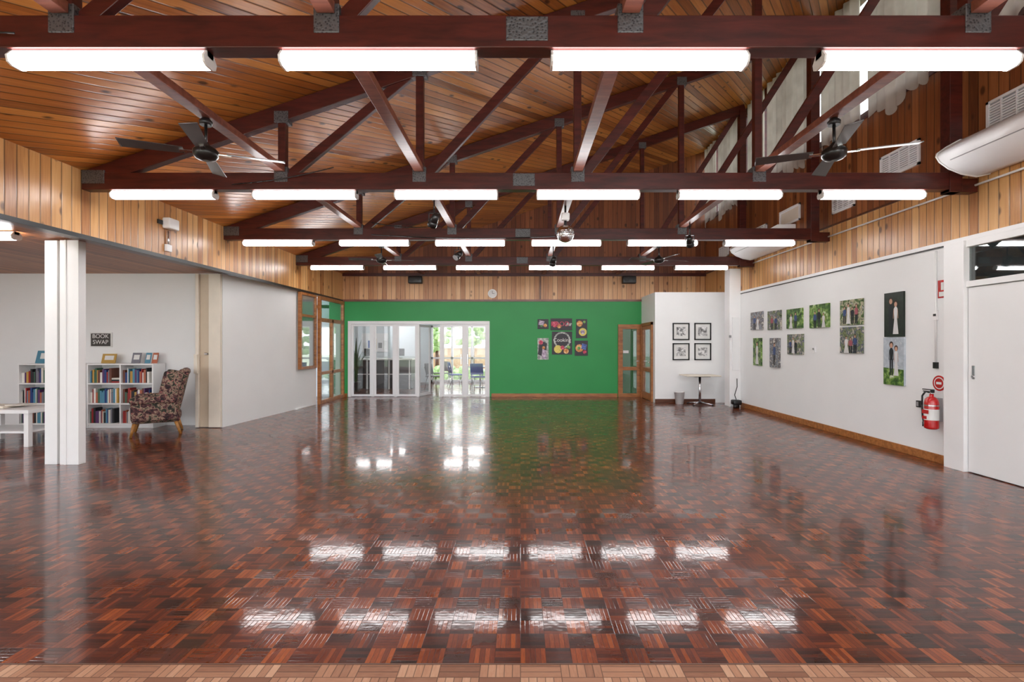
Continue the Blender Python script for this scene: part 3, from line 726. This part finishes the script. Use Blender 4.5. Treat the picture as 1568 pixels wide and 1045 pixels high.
# bookshelf
def shelf(x0,x1):
    b = B(); y0,y1 = 9.08,9.40; t=.025
    b.box((x0,y0,0),(x0+t,y1,1.18),M_wht2); b.box((x1-t,y0,0),(x1,y1,1.18),M_wht2); b.box((x0+t,y1-.012,.0),(x1-t,y1,1.16),M_wht2)
    for z in (.06,.43,.80,1.155): b.box((x0+t,y0+.002,z),(x1-t,y1-.012,z+t),M_wht2)
    b.box(((x0+x1)/2-t/2,y0+.004,.085),((x0+x1)/2+t/2,y1-.012,1.155),M_wht2); b.box((x0+t,y0+.02,0),(x1-t,y0+.03,.06),M_wht2)
    return b.make('bookshelf', bevel=.002)
units = [(-9.20,-7.96),(-7.94,-6.72)]
for a,c in units: shelf(a,c)
bm_ = [plain('book_%d'%i,K(*c),.5) for i,c in enumerate([(150,30,30),(30,60,120),(220,215,205),(30,30,34),(60,100,80),(190,150,70),(90,50,100),(80,140,165),(180,100,70),(120,120,130),(235,232,225),(110,60,44)])]
b = B()
for a,c in units:
    mid=(a+c)/2
    for (p0,p1) in ((a+.03,mid-.02),(mid+.02,c-.03)):
        for z in (.087,.457,.827):
            x = p0+.005; end = p1-random.uniform(.0,.2)
            while x < end-.05:
                w = random.uniform(.015,.042); h = random.uniform(.18,.28); d = random.uniform(.13,.2)
                b.box((x,9.12,z),(x+w-.001,9.12+d,z+h),random.choice(bm_)); x += w
            if p1-x > .12: 
                for k in range(3): b.box((x+.005,9.12,z+k*.03),(p1-.005,9.3,z+k*.03+.028),random.choice(bm_))
b.make('books')
b = B()
for x,w,h,m in ((-8.85,.38,.24,bm_[7]),(-7.68,.26,.18,bm_[5]),(-7.17,.16,.2,bm_[9]),(-6.95,.10,.2,bm_[7]),(-6.82,.1,.2,bm_[8])):
    M = Matrix.Translation((x,9.24,1.183))@Matrix.Rotation(math.radians(-14),4,'X'); b.box((-w/2,0,0),(w/2,.012,h),m,M); b.box((-w*.3,-.002,h*.35),(w*.35,0,h*.8),M_label,M)
b.make('display_books')
b = B(); x0,x1 = -8.15,-7.74; M_sign = plain('sign_charcoal',K(70,66,62),.6); b.box((x0,9.395,1.48),(x1,9.419,1.76),M_label); b.box((x0+.02,9.392,1.50),(x1-.02,9.395,1.74),M_sign); sg = b.make('book_swap_sign')
text('BOOK\nSWAP',.11,(-7.945,9.389,1.63),(math.pi/2,0,0),M_label,sg)
# coffee table
b = B(); b.box((-8.5,7.38,.50),(-7.32,8.1,.555),M_wht2)
for x in (-8.45,-7.41):
    for y in (7.40,8.0): b.box((x,y,0),(x+.07,y+.07,.50),M_wht2)
b.box((-8.45,7.42,.2),(-7.4,8.05,.23),M_wht2)
b.make('coffee_table', bevel=.004)
b = B(); b.rbox((-8.1,7.7,.575),(.5,.35,.035),.01,M_cream); b.box((-7.9,7.6,.594),(-7.65,7.85,.606),bm_[2]); b.make('magazines')

# armchair
t = NT('floral_fabric'); p = t.pos(); v = t.n('ShaderNodeTexVoronoi', ins={'Scale': 15}); t.set(v.inputs[0], p)
n1 = t.noise(p, 11, 3, .6, 1.0)
c = t.ramp(n1, [(.36,K(34,26,30)),(.46,K(92,54,56)),(.53,K(168,142,122)),(.58,K(62,64,50)),(.70,K(34,26,30))])
c = t.mix(t.m('LESS_THAN', v.outputs['Distance'], .2), c, K(156,96,92)); t.bsdf(c, .85); M_fab = t.mat
M_leg = beamwood('leg_wood', K(140,90,40), K(190,135,70))
b = B()
b.rbox((0,0,.29),(.64,.66,.16),.05,M_fab); b.rbox((0,-.04,.42),(.54,.62,.15),.06,M_fab)
M = Matrix.Translation((0,.30,.72))@Matrix.Rotation(math.radians(-12),4,'X')
b.rbox((0,0,0),(.62,.17,.76),.08,M_fab,M=M); b.rbox((0,-.05,-.02),(.48,.16,.6),.07,M_fab,M=M); b.rbox((0,.03,.34),(.60,.14,.14),.07,M_fab,M=M)
for s in (-1,1):
    M = Matrix.Translation((s*.33,.2,.82))@Matrix.Rotation(math.radians(-12),4,'X'); b.rbox((0,0,0),(.10,.28,.50),.05,M_fab,M=M)
    b.rbox((s*.34,-.02,.42),(.11,.64,.34),.05,M_fab); b.rbox((s*.36,-.03,.60),(.15,.66,.13),.065,M_fab)
    b.cyl((s*.29,-.29,.22),(s*.31,-.34,.0),.032,M_leg,r1=.018); b.cyl((s*.28,.27,.22),(s*.29,.34,.0),.028,M_leg,r1=.018)
b.make('armchair',(-6.27,8.58,.001),(0,0,math.radians(-58)))

# ---------------------------------------------------------------- store corner: table, bin
b = B(); b.rbox((0,0,.745),(.86,.62,.03),.012,M_cream); b.cyl((0,0,.05),(0,0,.73),.03,M_chrome)
for k in range(4):
    a = math.pi/4+k*math.pi/2; b.cyl((0,0,.06),(.34*math.cos(a),.34*math.sin(a),.025),.02,M_chrome,r1=.014,seg=8); b.cyl((.33*math.cos(a),.33*math.sin(a),0),(.33*math.cos(a),.33*math.sin(a),.03),.02,M_black,seg=8)
b.box((-.2,-.2,.715),(.2,.2,.73),M_dark)
b.make('pedestal_table',(4.56,12.62,.001))
b = B(); b.lathe([(.10,0),(.125,.30),(.132,.30),(.132,.315),(.118,.315),(.095,.02)],(0,0,0),M_wht2); b.tube([(.13*math.cos(a),.02,.30-.12*math.sin(a)) for a in [math.pi*i/8 for i in range(9)]],.004,M_chrome,6)
b.make('bucket',(4.10,12.8,.001))
b = B(); b.rbox((5.24,12.05,.13),(.2,.2,.12),.03,M_black); b.cyl((5.17,11.94,0.005),(5.17,11.94,.08),.05,M_dark); b.tube([(5.24,12.05,.19),(5.22,12.1,.3),(5.3,12.14,.5),(5.3,12.15,.7)],.01,M_black); b.cyl((5.24,12.05,0),(5.24,12.05,.08),.07,M_dark)
b.make('vacuum_cleaner')

# ---------------------------------------------------------------- world, camera, colour
w = bpy.data.worlds.new('World'); SC.world = w; w.use_nodes = True
wn = w.node_tree; bg = wn.nodes['Background']; bg.inputs[1].default_value = 2.8
tc = wn.nodes.new('ShaderNodeTexCoord'); se = wn.nodes.new('ShaderNodeSeparateXYZ'); cr = wn.nodes.new('ShaderNodeValToRGB')
wn.links.new(tc.outputs['Generated'], se.inputs[0]); wn.links.new(se.outputs[2], cr.inputs[0]); wn.links.new(cr.outputs[0], bg.inputs[0])
cr.color_ramp.elements[0].color = (.97,.985,1,1); cr.color_ramp.elements[1].color = (.72,.85,1,1)

cam = bpy.data.cameras.new('camera'); co = bpy.data.objects.new('camera', cam); SC.collection.objects.link(co)
co.location = (0,0,1.53); co.rotation_euler = (math.pi/2,0,0)
cam.sensor_width = 36; cam.lens = 760/1568*36; cam.shift_x = -13/1568; cam.shift_y = 5.5/1568; cam.clip_start = .05
SC.camera = co
SC.view_settings.view_transform = 'Standard'; SC.view_settings.look = 'None'; SC.view_settings.exposure = 0.35
